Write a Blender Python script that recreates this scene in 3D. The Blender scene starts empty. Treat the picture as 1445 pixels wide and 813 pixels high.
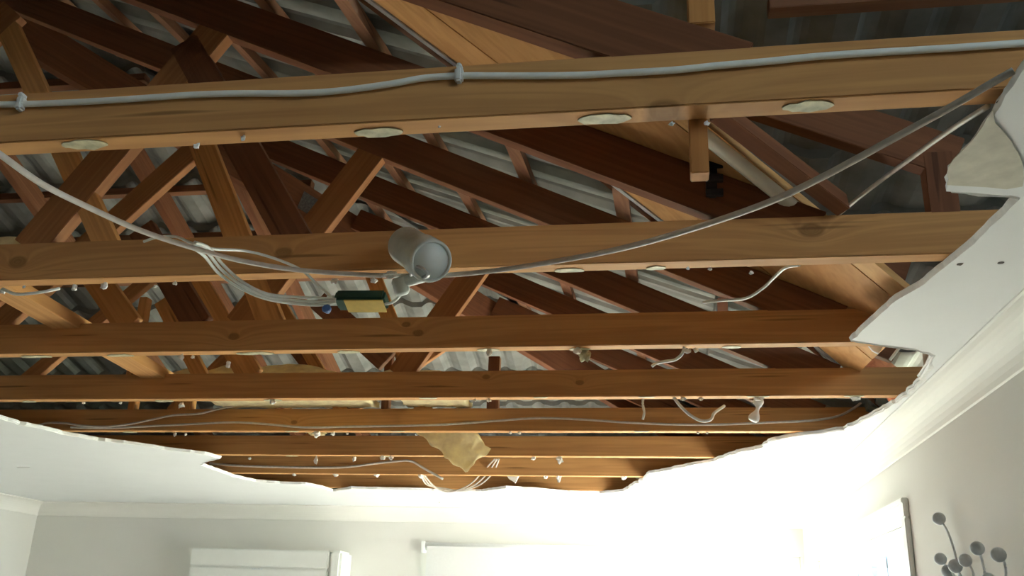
import bpy, bmesh, math, random
from mathutils import Vector, Matrix, noise
random.seed(7)
SC = bpy.context.scene
COL = SC.collection

# ------------------------------------------------------------------ camera, light, exposure
W_PX, H_PX, F_PX = 1445, 813, 1300.0
CX, CY = W_PX/2, H_PX/2
CAM = Vector((0, 0, 1.72))
_y = Vector((946-CX, 880-CY, F_PX)); _b = 600-CY; _a = -(F_PX**2 + _b*_y[1])/_y[0]
AY = _y.normalized(); AX = -Vector((_a, _b, F_PX)).normalized(); AZ = AY.cross(AX)
if AZ[1] > 0: AZ = -AZ
ROT = Matrix((AX, AY, AZ))          # camera (right, down, forward) -> world
cd = bpy.data.cameras.new('camera'); cam = bpy.data.objects.new('camera', cd); COL.objects.link(cam)
cx_, cy_, cz_ = ROT.col[0], -ROT.col[1], -ROT.col[2]
cam.matrix_world = Matrix(((cx_[0], cy_[0], cz_[0], CAM[0]), (cx_[1], cy_[1], cz_[1], CAM[1]), (cx_[2], cy_[2], cz_[2], CAM[2]), (0, 0, 0, 1)))
cd.sensor_width = 36; cd.lens = 36*F_PX/W_PX; cd.clip_start = .02
SC.camera = cam
SC.view_settings.view_transform = 'Standard'; SC.view_settings.look = 'None'
SC.view_settings.gamma = 1; SC.view_settings.use_curve_mapping = False
SC.view_settings.exposure = 0.8
SC.cycles.use_denoising = True
SC.cycles.max_bounces = 10; SC.cycles.diffuse_bounces = 7
SC.cycles.sample_clamp_indirect = 12
wd = bpy.data.worlds.new('sky'); SC.world = wd; wd.use_nodes = True
bg = wd.node_tree.nodes['Background']; bg.inputs[0].default_value = (.74, .89, 1, 1); bg.inputs[1].default_value = 6.2

def lamp(name, kind, loc, rot, energy, color=(1, 1, 1), **kw):
    d = bpy.data.lights.new(name, kind); d.energy = energy; d.color = color
    for k, v in kw.items(): setattr(d, k, v)
    o = bpy.data.objects.new(name, d); COL.objects.link(o); o.location = loc; o.rotation_euler = rot
    return o
def aim(o, d): o.rotation_euler = Vector(d).to_track_quat('-Z', 'Y').to_euler()
sun = lamp('sun', 'SUN', (0, 9, 8), (0, 0, 0), 58, (1, .985, .96), angle=math.radians(1.0)); aim(sun, (-.45, -1.3, -1.0))
def portal(loc, d, sx, sy):
    o = lamp('window_portal', 'AREA', loc, (0, 0, 0), 1, shape='RECTANGLE', size=sx, size_y=sy); aim(o, d)
    o.data.cycles.is_portal = True
    return o
portal((-.38, 6.05, 1.1), (0, -1, 0), 2.36, 2.1)
portal((.9, 4.64, 1.5), (-1, 0, 0), 2.33, 1.2)

# ------------------------------------------------------------------ from a picture point to a place on a real plane
def ray(px, py): return ROT @ Vector((px-CX, py-CY, F_PX))
def on_x(px, py, x): d = ray(px, py); return CAM + d*((x-CAM[0])/d[0])
def on_y(px, py, y): d = ray(px, py); return CAM + d*((y-CAM[1])/d[1])
def on_z(px, py, z): d = ray(px, py); return CAM + d*((z-CAM[2])/d[2])

# ------------------------------------------------------------------ node materials
def new_mat(name):
    m = bpy.data.materials.new(name); m.use_nodes = True
    nt = m.node_tree; return m, nt, nt.nodes, nt.links, nt.nodes['Principled BSDF']
def N(nt, typ, **kw):
    n = nt.nodes.new(typ)
    for k, v in kw.items(): setattr(n, k, v)
    return n
def math_(nt, op, a, b=None, clamp=False):
    n = nt.nodes.new('ShaderNodeMath'); n.operation = op; n.use_clamp = clamp
    for i, v in enumerate((a, b)):
        if v is None: continue
        if isinstance(v, (int, float)): n.inputs[i].default_value = v
        else: nt.links.new(v, n.inputs[i])
    return n.outputs[0]
def mixc(nt, f, a, b, mode='MIX'):
    n = nt.nodes.new('ShaderNodeMix'); n.data_type = 'RGBA'; n.blend_type = mode
    for i, v in ((0, f), (6, a), (7, b)):
        if isinstance(v, (int, float)): n.inputs[i].default_value = v
        elif isinstance(v, tuple): n.inputs[i].default_value = (*v, 1)
        else: nt.links.new(v, n.inputs[i])
    return n.outputs[2]
def wood(name, light, dark, knots=(), rough=.62, vary=.25, splits=True):
    m, nt, ns, L, bs = new_mat(name)
    tc = N(nt, 'ShaderNodeTexCoord'); oi = N(nt, 'ShaderNodeObjectInfo')
    off = N(nt, 'ShaderNodeVectorMath', operation='SCALE'); off.inputs[0].default_value = (13, 7, 9); L.new(oi.outputs['Random'], off.inputs[3])
    if knots:
        off.inputs[0].default_value = (0, 0, 0)
    add = N(nt, 'ShaderNodeVectorMath', operation='ADD'); L.new(tc.outputs['Object'], add.inputs[0]); L.new(off.outputs[0], add.inputs[1])
    vec = add.outputs[0]
    sep = N(nt, 'ShaderNodeSeparateXYZ'); L.new(tc.outputs['Object'], sep.inputs[0])
    kmask = None; bend = None
    for (kx, kz, kr) in knots:
        dx = math_(nt, 'MULTIPLY', math_(nt, 'SUBTRACT', sep.outputs[0], kx), .62); dz = math_(nt, 'SUBTRACT', sep.outputs[2], kz)
        dd = math_(nt, 'SQRT', math_(nt, 'ADD', math_(nt, 'MULTIPLY', dx, dx), math_(nt, 'MULTIPLY', dz, dz)))
        k = math_(nt, 'MULTIPLY', math_(nt, 'SUBTRACT', kr, dd), 3.2/kr, True)
        kmask = k if kmask is None else math_(nt, 'MAXIMUM', kmask, k)
        b = math_(nt, 'DIVIDE', kr*kr*1.6, math_(nt, 'ADD', dd, kr*.7))
        bend = b if bend is None else math_(nt, 'ADD', bend, b)
    mp = N(nt, 'ShaderNodeMapping'); mp.inputs['Scale'].default_value = (.55, 7, 17); L.new(vec, mp.inputs[0])
    src = mp.outputs[0]
    if bend is not None:
        cb = N(nt, 'ShaderNodeCombineXYZ'); L.new(math_(nt, 'MULTIPLY', bend, 55), cb.inputs[2])
        a2 = N(nt, 'ShaderNodeVectorMath', operation='ADD'); L.new(src, a2.inputs[0]); L.new(cb.outputs[0], a2.inputs[1]); src = a2.outputs[0]
    n1 = N(nt, 'ShaderNodeTexNoise'); n1.inputs['Scale'].default_value = 1.6; n1.inputs['Detail'].default_value = 3; L.new(src, n1.inputs['Vector'])
    rings = math_(nt, 'SINE', math_(nt, 'MULTIPLY', n1.outputs[0], 34))
    rings = math_(nt, 'MULTIPLY', math_(nt, 'ADD', rings, 1), .5)
    mp2 = N(nt, 'ShaderNodeMapping'); mp2.inputs['Scale'].default_value = (3, 130, 130); L.new(vec, mp2.inputs[0])
    n2 = N(nt, 'ShaderNodeTexNoise'); n2.inputs['Scale'].default_value = 1.0; n2.inputs['Detail'].default_value = 2; L.new(mp2.outputs[0], n2.inputs['Vector'])
    mp3 = N(nt, 'ShaderNodeMapping'); mp3.inputs['Scale'].default_value = (2.0, 5, 7); L.new(vec, mp3.inputs[0])
    n3 = N(nt, 'ShaderNodeTexNoise'); n3.inputs['Scale'].default_value = 1.2; n3.inputs['Detail'].default_value = 4; L.new(mp3.outputs[0], n3.inputs['Vector'])
    f = math_(nt, 'ADD', math_(nt, 'MULTIPLY', rings, .48), math_(nt, 'MULTIPLY', n2.outputs[0], .3))
    f = math_(nt, 'ADD', f, math_(nt, 'MULTIPLY', math_(nt, 'SUBTRACT', n3.outputs[0], .5), .9), True)
    c = mixc(nt, f, light, dark)
    tint = mixc(nt, oi.outputs['Random'], (1, .97, .92), (1-vary, (1-vary)*.88, (1-vary)*.8))
    if not knots: c = mixc(nt, 1.0, c, tint, 'MULTIPLY')
    if splits:   # short dark resin streaks along the grain
        mp4 = N(nt, 'ShaderNodeMapping'); mp4.inputs['Scale'].default_value = (2.6, 10, 60); L.new(vec, mp4.inputs[0])
        n4 = N(nt, 'ShaderNodeTexNoise'); n4.inputs['Scale'].default_value = 1.0; n4.inputs['Detail'].default_value = 1; L.new(mp4.outputs[0], n4.inputs['Vector'])
        s = math_(nt, 'MULTIPLY', math_(nt, 'SUBTRACT', n4.outputs[0], .715), 14, True)
        c = mixc(nt, math_(nt, 'MULTIPLY', s, .7), c, tuple(v*.35 for v in dark))
    if kmask is not None:
        kn = math_(nt, 'MULTIPLY', kmask, .6)
        c = mixc(nt, kn, c, tuple(v*.38 for v in dark))
    L.new(c, bs.inputs['Base Color']); bs.inputs['Roughness'].default_value = rough; bs.inputs['Specular IOR Level'].default_value = .12
    bp = N(nt, 'ShaderNodeBump'); bp.inputs['Strength'].default_value = .18; bp.inputs['Distance'].default_value = .002
    L.new(n2.outputs[0], bp.inputs['Height']); L.new(bp.outputs[0], bs.inputs['Normal'])
    return m
def plain(name, col, rough=.6, var=.08, scale=20, metal=0, bump=0, trans=0, detail=4):
    m, nt, ns, L, bs = new_mat(name)
    tc = N(nt, 'ShaderNodeTexCoord'); n = N(nt, 'ShaderNodeTexNoise'); n.inputs['Scale'].default_value = scale; n.inputs['Detail'].default_value = detail
    L.new(tc.outputs['Object'], n.inputs['Vector'])
    f = math_(nt, 'MULTIPLY', math_(nt, 'SUBTRACT', n.outputs[0], .3), 2.2, True)
    c = mixc(nt, f, tuple(v*(1-var) for v in col), tuple(min(1, v*(1+var)) for v in col))
    L.new(c, bs.inputs['Base Color']); bs.inputs['Roughness'].default_value = rough; bs.inputs['Metallic'].default_value = metal
    if bump:
        b = N(nt, 'ShaderNodeBump'); b.inputs['Strength'].default_value = bump; b.inputs['Distance'].default_value = .004
        L.new(n.outputs[0], b.inputs['Height']); L.new(b.outputs[0], bs.inputs['Normal'])
    if trans:
        t = N(nt, 'ShaderNodeBsdfTranslucent'); t.inputs[0].default_value = (*col, 1)
        mx = N(nt, 'ShaderNodeMixShader'); mx.inputs[0].default_value = trans
        L.new(bs.outputs[0], mx.inputs[1]); L.new(t.outputs[0], mx.inputs[2]); L.new(mx.outputs[0], ns['Material Output'].inputs[0])
    return m
PINE_L, PINE_D = (.62, .315, .095), (.40, .18, .05)
M = {
 'pine': wood('pine', PINE_L, PINE_D),
 'web': wood('lit_pine', (.74, .39, .145), (.50, .235, .08), vary=.3),  # pine brightened so webs and posts look lit
 'leg': wood('shaded_pine', (.47, .235, .10), (.32, .15, .062), vary=.2),  # same pine, shade of the leg fronts put into the colour
 'shaded_redpine': wood('shaded_reddish_pine', (.27, .125, .066), (.17, .075, .04), vary=.2),  # reddish pine with the shade of the roof void put into it
 'board': wood('valley_board_pine', (.74, .45, .19), (.55, .30, .11), vary=.18, splits=False),
 'batten': wood('batten_pine', (.40, .22, .13), (.25, .12, .07), vary=.3),
 'plaster': plain('painted_plasterboard', (.80, .825, .825), .7, .015, 6),
 'torn': plain('torn_gypsum_paper', (.62, .60, .50), .9, .12, 30, bump=.5),
 'gypsum': plain('white_gypsum', (.86, .87, .85), .9, .06, 60, bump=.6),
 'glue': plain('blue_grey_stud_adhesive', (.50, .47, .30), .6, .4, 40, bump=.6),
 'wall': plain('cream_wall_paint', (.68, .675, .635), .75, .012, 3),
 'unseen_wall': plain('darkened_unseen_wall', (.26, .23, .21), .85, .1, 6),  # unseen wall, colour darkened to cut light on the beam faces
 'cove': plain('white_cornice_paint', (.79, .785, .74), .65, .01, 4),
 'floor': plain('pale_timber_floor', (.42, .39, .355), .6, .06, 3),
 'tile': plain('concrete_roof_tile', (.225, .235, .21), .85, .28, 9, bump=.35),
 'cable': plain('grey_pvc', (.84, .87, .80), .42, .05, 30),
 'flex': plain('dusty_grey_flex', (.60, .55, .48), .4, .12, 60),
 'white': plain('white_plastic', (.70, .72, .69), .4, .02, 10),
 'can': plain('white_enamelled_metal', (.66, .72, .68), .4, .1, 40),
 'lens': plain('frosted_lens', (.72, .80, .78), .3, .04, 20),
 'black': plain('black_plastic', (.015, .015, .018), .5, .1, 30),
 'green': plain('dark_green_plastic', (.03, .09, .06), .4, .1, 30),
 'yellow': plain('yellow_label', (.80, .58, .14), .5, .06, 90),
 'blue': plain('blue_plastic', (.05, .14, .38), .4, .1, 30),
 'batt': plain('yellow_glasswool', (.88, .72, .43), .95, .3, 26, bump=1.0, trans=.25, detail=8),
 'metal': plain('galvanised_steel', (.55, .57, .58), .4, .15, 40, metal=.7),
 'plate': plain('dark_zinc_nail_plate', (.16, .15, .14), .5, .4, 120, metal=.5),
 'cream': plain('cream_painted_metal', (.78, .74, .60), .5, .05, 10),
 'disc': plain('grey_blue_metal', (.56, .61, .66), .45, .12, 60, metal=.2),
 'blind': plain('white_blind_fabric', (.66, .67, .66), .85, .02, 60),
 'frame': plain('white_aluminium', (.78, .80, .79), .4, .02, 8),
 'dark': plain('dark_screw_hole', (.10, .09, .08), .9, .1, 30),
 'pink': plain('pink_timber_block', (.72, .46, .40), .8, .06, 30),
 'build': plain('blue_grey_cladding', (.10, .13, .165), .8, .1, 3),
 'grass': plain('garden_ground', (.30, .33, .22), .9, .3, 2),
}
def glass():
    m, nt, ns, L, bs = new_mat('window_glass')
    g = N(nt, 'ShaderNodeBsdfGlossy'); g.inputs['Roughness'].default_value = .02; t = N(nt, 'ShaderNodeBsdfTransparent')
    mx = N(nt, 'ShaderNodeMixShader'); mx.inputs[0].default_value = .06
    L.new(t.outputs[0], mx.inputs[1]); L.new(g.outputs[0], mx.inputs[2]); L.new(mx.outputs[0], ns['Material Output'].inputs[0]); return m
M['glass'] = glass()

# ------------------------------------------------------------------ builders
def tag(o, label=None, cat=None, group=None, kind=None):
    if label: o['label'] = label
    if cat: o['category'] = cat
    if group: o['group'] = group
    if kind: o['kind'] = kind
    return o
def link(name, me, mat, parent=None, smooth=False):
    o = bpy.data.objects.new(name, me); COL.objects.link(o)
    if mat is not None: me.materials.append(mat)
    if parent is not None: o.parent = parent
    if smooth:
        for p in me.polygons: p.use_smooth = True
    return o
def obj(name, bm, mat, parent=None, smooth=False):
    bmesh.ops.recalc_face_normals(bm, faces=bm.faces)
    me = bpy.data.meshes.new(name); bm.to_mesh(me); bm.free()
    return link(name, me, mat, parent, smooth)
def place(o, mw):
    """world matrix for an object whose parent (if any) only has a location"""
    if o.parent: o.matrix_local = Matrix.Translation(-o.parent.location) @ mw
    else: o.matrix_world = mw
    return o
def thing(name, loc, label, cat, group=None):
    o = bpy.data.objects.new(name, None); COL.objects.link(o); o.location = loc; o.empty_display_size = .05
    return tag(o, label, cat, group)
def add_box(bm, lo, hi, bev=0):
    vs = [bm.verts.new((x, y, z)) for x in (lo[0], hi[0]) for y in (lo[1], hi[1]) for z in (lo[2], hi[2])]
    for f in ((0, 1, 3, 2), (4, 6, 7, 5), (0, 4, 5, 1), (2, 3, 7, 6), (0, 2, 6, 4), (1, 5, 7, 3)): bm.faces.new([vs[i] for i in f])
    if bev:
        es = {e for v in vs for e in v.link_edges}
        bmesh.ops.bevel(bm, geom=list(es), offset=bev, segments=2, affect='EDGES')
def box_obj(name, lo, hi, mat, parent=None, bev=0):
    lo, hi = Vector(lo), Vector(hi); c = (lo+hi)/2; bm = bmesh.new(); add_box(bm, lo-c, hi-c, bev)
    o = obj(name, bm, mat, parent); return place(o, Matrix.Translation(c))
def bar(name, A, B, w, t, side, mat, parent=None, bev=.0015, ends=(0, 0)):
    """timber from A to B. A-B runs along its reference arris; width w goes towards `side`, thickness t towards the back of the frame"""
    A, B = Vector(A), Vector(B); X = (B-A).normalized(); S = Vector(side); Zv = (S - X*S.dot(X)).normalized(); Yv = Zv.cross(X)
    L = (B-A).length + ends[0] + ends[1]
    c = (A - X*ends[0] + B + X*ends[1])/2 + Zv*w/2
    bm = bmesh.new(); add_box(bm, Vector((-L/2, -t/2, -w/2)), Vector((L/2, t/2, w/2)), bev)
    o = obj(name, bm, mat, parent)
    mw = Matrix((( X[0], Yv[0], Zv[0], c[0]), (X[1], Yv[1], Zv[1], c[1]), (X[2], Yv[2], Zv[2], c[2]), (0, 0, 0, 1)))
    return place(o, mw)
def spline(pts, n=7):
    out = []; P = [pts[0]] + list(pts) + [pts[-1]]
    for i in range(1, len(P)-2):
        a, b, c, d = P[i-1], P[i], P[i+1], P[i+2]
        for k in range(n):
            t = k/n; out.append(.5*((2*b) + (c-a)*t + (2*a-5*b+4*c-d)*t*t + (3*b-a-3*c+d)*t**3))
    out.append(P[-2]); return out
def add_tube(bm, pts, r, seg=8, smooth=True):
    pts = spline([Vector(p) for p in pts]) if smooth and len(pts) > 2 else [Vector(p) for p in pts]
    rings = []; up = Vector((0, 0, 1))
    for i, p in enumerate(pts):
        d = (pts[min(i+1, len(pts)-1)] - pts[max(i-1, 0)]).normalized()
        a = d.cross(up)
        if a.length < .05: a = d.cross(Vector((0, 1, 0)))
        a.normalize(); b = a.cross(d)
        rr = r(i/(len(pts)-1)) if callable(r) else r
        rings.append([bm.verts.new(p + (a*math.cos(2*math.pi*k/seg) + b*math.sin(2*math.pi*k/seg))*rr) for k in range(seg)])
    for u, v in zip(rings, rings[1:]):
        for k in range(seg): bm.faces.new((u[k], u[(k+1) % seg], v[(k+1) % seg], v[k]))
    bm.faces.new(rings[0][::-1]); bm.faces.new(rings[-1])
def tube_obj(name, pts, r, mat, parent=None, seg=8):
    o0 = Vector(pts[0]); bm = bmesh.new(); add_tube(bm, [Vector(p)-o0 for p in pts], r, seg)
    o = obj(name, bm, mat, parent, True); return place(o, Matrix.Translation(o0))
def lathe(bm, prof, A, B, seg=24):
    """profile [(s along A->B, radius)]"""
    A, B = Vector(A), Vector(B); d = (B-A).normalized(); a = d.cross(Vector((0, 0, 1))).normalized(); b = a.cross(d); rings = []
    for s, r in prof:
        rings.append([bm.verts.new(A + d*s + (a*math.cos(2*math.pi*k/seg)+b*math.sin(2*math.pi*k/seg))*r) for k in range(seg)])
    for u, v in zip(rings, rings[1:]):
        for k in range(seg): bm.faces.new((u[k], u[(k+1) % seg], v[(k+1) % seg], v[k]))
    bm.faces.new(rings[0][::-1]); bm.faces.new(rings[-1])
def lump(name, c, sx, sy, sz, mat, parent=None, seed=0, sub=2, rough=.45):
    bm = bmesh.new(); bmesh.ops.create_icosphere(bm, subdivisions=sub, radius=1)
    for v in bm.verts:
        k = 1 + rough*noise.noise(v.co*1.7 + Vector((seed*3.1, seed, 0))); v.co = Vector((v.co.x*sx*k, v.co.y*sy*k, v.co.z*sz*k))
    o = obj(name, bm, mat, parent); return place(o, Matrix.Translation(Vector(c)))
def slab(name, pts, normal, thick, mat, parent=None, jitter=0, step=0, seed=1):
    """flat sheet with an irregular outline (world points) and real thickness"""
    P = [Vector(p) for p in pts]; c = sum(P, Vector())/len(P); n = Vector(normal).normalized()
    if step:
        Q = []
        for i, p in enumerate(P):
            q = P[(i+1) % len(P)]; k = max(1, int((q-p).length/step))
            for j in range(k):
                v = p.lerp(q, j/k); 
                if j: 
                    w = Vector((noise.noise(v*40+Vector((seed, 0, 0))), noise.noise(v*40+Vector((0, seed, 5))), 0))*jitter; v = v + w - n*w.dot(n)
                Q.append(v)
        P = Q
    bm = bmesh.new(); a = [bm.verts.new(p-c) for p in P]; b = [bm.verts.new(p-c+n*thick) for p in P]
    es = [bm.edges.new((a[i], a[(i+1) % len(a)])) for i in range(len(a))]
    r = bmesh.ops.triangle_fill(bm, edges=es, use_beauty=True)
    m = dict(zip(a, b))
    for f in [g for g in r['geom'] if isinstance(g, bmesh.types.BMFace)]: bm.faces.new([m[v] for v in reversed(f.verts)])
    for i in range(len(a)): j = (i+1) % len(a); bm.faces.new((a[i], b[i], b[j], a[j]))
    o = obj(name, bm, mat, parent); return place(o, Matrix.Translation(c))

# ------------------------------------------------------------------ the setting: room
CZ = 2.40           # underside of the joists; the plasterboard hangs just below
XR, XL, YB, YF = .82, -4.42, 6.08, -3.0
def struct(o): o['kind'] = 'structure'; return o
bm = bmesh.new(); add_box(bm, (-6.8, -3.2, -.1), (3.2, 6.3, 0)); struct(obj('floor', bm, M['floor']))
# window openings
BW = (-1.56, .80, .05, 2.13)      # back wall: x0, x1, z0, z1
RW = (3.475, 5.80, .90, 2.09)     # right wall: y0, y1, z0, z1
FW = (-3.2, 0.0, .1, 2.2)         # behind the camera
def wall_with_hole(name, axis, c0, c1, a0, a1, h, hole, mat):
    bm = bmesh.new(); u0, u1, z0, z1 = hole
    for (p, q, r, s) in ((a0, u0, 0, h), (u1, a1, 0, h), (u0, u1, 0, z0), (u0, u1, z1, h)):
        if q-p < 1e-4 or s-r < 1e-4: continue
        if axis == 'y': add_box(bm, (p, c0, r), (q, c1, s))
        else: add_box(bm, (c0, p, r), (c1, q, s))
    return struct(obj(name, bm, mat))
wall_with_hole('wall_back', 'y', YB, YB+.1, -6.8, XR+.1, CZ+.02, BW, M['wall'])
wall_with_hole('wall_right', 'x', XR, XR+.1, -3.0, YB, CZ-.015, RW, M['wall'])
bm = bmesh.new(); add_box(bm, (-6.8, YF-.1, 0), (3.2, YF, 4.9)); struct(obj('wall_front', bm, M['unseen_wall']))
bm = bmesh.new(); add_box(bm, (XR+.03, 3.15, CZ), (XR+.1, YB+.1, CZ+.11)); struct(obj('eave_light_block', bm, M['batten']))  # added box that blocks daylight leaking in above the wall
bm = bmesh.new(); add_box(bm, (XL-.1, YF, 0), (XL, YB, CZ-.015)); struct(obj('wall_left', bm, M['wall']))
bm = bmesh.new(); add_box(bm, (-6.8, YF, 0), (-6.7, YB+.1, 2.62)); struct(obj('wall_outer_left', bm, M['wall']))
bm = bmesh.new(); add_box(bm, (3.1, YF, 0), (3.2, 3.4, 2.9)); add_box(bm, (XR+.1, 3.3, 0), (3.2, 3.4, 2.75)); struct(obj('wall_outer_right', bm, M['wall']))

# ceiling with the torn hole
HOLE_PX = [(1445, 82), (1428, 108), (1402, 152), (1372, 196), (1350, 226), (1336, 246), (1340, 261), (1378, 265), (1422, 268), (1434, 270), (1405, 300), (1372, 333), (1330, 368), (1296, 396), (1262, 415),
 (1228, 446), (1199, 474), (1240, 481), (1290, 487), (1314, 496), (1306, 512), (1296, 528), (1284, 543), (1264, 562), (1240, 575), (1214, 589), (1190, 601), (1160, 606), (1130, 609), (1106, 613), (1085, 618), (1074, 627),
 (1040, 634), (1000, 648), (970, 653), (935, 661), (915, 664), (905, 675), (893, 681), (878, 690), (845, 693), (800, 692), (760, 688), (715, 685), (680, 690), (635, 691), (590, 688), (540, 687), (496, 686), (470, 690), (455, 685), (430, 680), (395, 679), (360, 676),
 (330, 669), (305, 660), (284, 652), (296, 646), (312, 643), (290, 637), (240, 631), (190, 623), (140, 617), (90, 608), (60, 600), (30, 594), (0, 585)]
hole = [on_z(x, y, CZ) for x, y in HOLE_PX]
rough = []
for i, p in enumerate(hole[:-1]):
    q = hole[i+1]; k = max(1, int((q-p).length/.022))
    for j in range(k):
        v = p.lerp(q, j/k); amp = .012 if i > 20 else .003
        rough.append(v + Vector((noise.noise(v*33), noise.noise(v*33+Vector((9, 4, 2))), 0))*amp)
rough += [hole[-1], Vector((-3.1, 2.75, CZ)), Vector((-3.5, 2.0, CZ)), Vector((-3.4, .9, CZ)), Vector((-2.6, .1, CZ)), Vector((-1, -.25, CZ)), Vector((.2, 0, CZ)), Vector((.44, .5, CZ))]
bm = bmesh.new()
outer = [(-6.7, YF), (3.1, YF), (3.1, 3.3), (XR+.1, 3.3), (XR+.1, YB), (-6.7, YB)]
lo, edges = [], []
for loop in ([Vector((x, y, CZ)) for x, y in outer], rough):
    vs = [bm.verts.new((p.x, p.y, CZ-.012)) for p in loop]; lo.append(vs)
    edges += [bm.edges.new((vs[i], vs[(i+1) % len(vs)])) for i in range(len(vs))]
r = bmesh.ops.triangle_fill(bm, edges=edges, use_beauty=True)
top = {}
for vs in lo:
    for v in vs: top[v] = bm.verts.new((v.co.x, v.co.y, CZ-.0005))
for f in [g for g in r['geom'] if isinstance(g, bmesh.types.BMFace)]: bm.faces.new([top[v] for v in reversed(f.verts)])
for vs in lo:
    for i in range(len(vs)): a, b = vs[i], vs[(i+1) % len(vs)]; bm.faces.new((a, b, top[b], top[a]))
ceil = struct(obj('ceiling', bm, M['plaster']))
# torn gypsum crumbs and paper along the edge of the hole (a part of the ceiling)
bm = bmesh.new(); prev = None
vis = rough[:-7]
for i, p in enumerate(vis):
    a = vis[max(0, i-1)]; b = vis[min(len(vis)-1, i+1)]; t = (b-a).normalized(); n = Vector((-t.y, t.x, 0))
    ctr = Vector((-1, 2.6, CZ));  n = n if (p-ctr).dot(n) > 0 else -n
    w = .010 + .016*max(0, noise.noise(p*14)+.35) if i > 60 else .004
    h = .0025 + .004*abs(noise.noise(p*50))
    ring = [bm.verts.new(v) for v in (p - n*.003 + Vector((0, 0, -.004)), p + n*w*.3 + Vector((0, 0, -.012-h)), p + n*w + Vector((0, 0, -.0115)), p + n*.001 + Vector((0, 0, -.006)))]
    if prev:
        for k in range(4): bm.faces.new((prev[k], prev[(k+1) % 4], ring[(k+1) % 4], ring[k]))
    prev = ring
o = obj('torn_edge', bm, M['gypsum'], ceil); o['label'] = 'crumbling white torn plasterboard edge'
for k, (x, y) in enumerate([(1355, 373), (1412, 371), (1414, 33+110), (1340, 640), (620, 709), (696, 711)]):
    p = on_z(x, y, CZ-.0125); o = lump('screw_hole', p, .006, .006, .0015, M['dark'], ceil, k, 2)
p = on_z(34, 660, CZ-.014); lump('plaster_flake', p, .045, .012, .004, M['gypsum'], ceil, 8)

# coved cornices, four runs; back and right are seen best
def cove(name, A, B, inward):
    A, B, n = Vector(A), Vector(B), Vector(inward); bm = bmesh.new(); prof = [(0, 0), (0, -.088), (.004, -.092)]
    for k in range(9):
        t = k/8*math.pi/2; prof.append((.088 - .080*math.cos(t), -.088 + .080*math.sin(t)))
    prof += [(.092, -.004), (.092, 0)]
    s = [[bm.verts.new(P + n*(a+(0)) + Vector((0, 0, z))) for a, z in prof] for P in (A, B)]
    m_ = len(prof)
    for i in range(m_): bm.faces.new((s[0][i], s[0][(i+1) % m_], s[1][(i+1) % m_], s[1][i]))
    bm.faces.new(s[0]); bm.faces.new(s[1][::-1])
    return struct(obj(name, bm, M['cove']))
cz = CZ-.0125
cove('trim_1', (XL, YB, cz), (XR, YB, cz), (0, -1, 0))
cove('trim_2', (XR, -2.9, cz), (XR, YB-.001, cz), (-1, 0, 0))
cove('trim_3', (XL, -2.9, cz), (XL, YB-.001, cz), (1, 0, 0))

# windows
def sash(name, axis, c, a0, a1, z0, z1, bars, mat=M['frame'], t=.05, w=.05):
    bm = bmesh.new()
    def b(p, q, r, s):
        if axis == 'y': add_box(bm, (p, c, r), (q, c+t, s), .003)
        else: add_box(bm, (c, p, r), (c+t, q, s), .003)
    b(a0, a1, z1-w, z1); b(a0, a1, z0, z0+w); b(a0, a0+w, z0+w, z1-w); b(a1-w, a1, z0+w, z1-w)
    for x in bars: b(x-w/2, x+w/2, z0+w, z1-w)
    o = struct(obj(name, bm, mat))
    bm = bmesh.new()
    if axis == 'y': add_box(bm, (a0+.01, c+t*.45, z0+.01), (a1-.01, c+t*.55, z1-.01))
    else: add_box(bm, (c+t*.45, a0+.01, z0+.01), (c+t*.55, a1-.01, z1-.01))
    obj('pane', bm, M['glass'], o); return o
w1 = sash('window_1', 'y', YB+.04, BW[0], BW[1], BW[2], BW[3], [-.38])
w2 = sash('window_2', 'x', XR+.045, RW[0], RW[1], RW[2], RW[3], [5.02], w=.03)
# architrave round the right hand window
bm = bmesh.new(); a = .06
for lo_, hi_ in (((XR-.018, RW[0]-a, RW[3]), (XR-.001, RW[1]+a, RW[3]+a)), ((XR-.018, RW[0]-a, RW[2]-a), (XR-.001, RW[0], RW[3])), ((XR-.018, RW[1], RW[2]-a), (XR-.001, RW[1]+a, RW[3])), ((XR-.03, RW[0]-a, RW[2]-a), (XR-.001, RW[1]+a, RW[2]))): add_box(bm, lo_, hi_, .004)
add_box(bm, (XR-.024, RW[0]-a, RW[3]+a-.012), (XR, RW[1]+a, RW[3]+a+.006), .003)
obj('window_architrave', bm, M['frame'], w2)
# roller blind on the left half of the back window
bl = thing('roller_blind', (-.96, YB-.03, 2.15), 'white roller blind pulled down over the back window, left part', 'blind')
bm = bmesh.new(); lathe(bm, [(0, .026), (1.20, .026)], (-1.56, YB-.032, 2.142), (-.36, YB-.032, 2.142), 18); o = obj('roller_tube', bm, M['blind'], bl, True); place(o, Matrix.Identity(4))
box_obj('blind_fabric', (-1.545, YB-.060, .12), (-.375, YB-.058, 2.142), M['blind'], bl)
box_obj('bottom_rail', (-1.545, YB-.066, .095), (-.375, YB-.052, .12), M['frame'], bl)
box_obj('bracket', (-1.585, YB-.062, 2.10), (-1.562, YB, 2.172), M['frame'], bl, .003)

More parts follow.
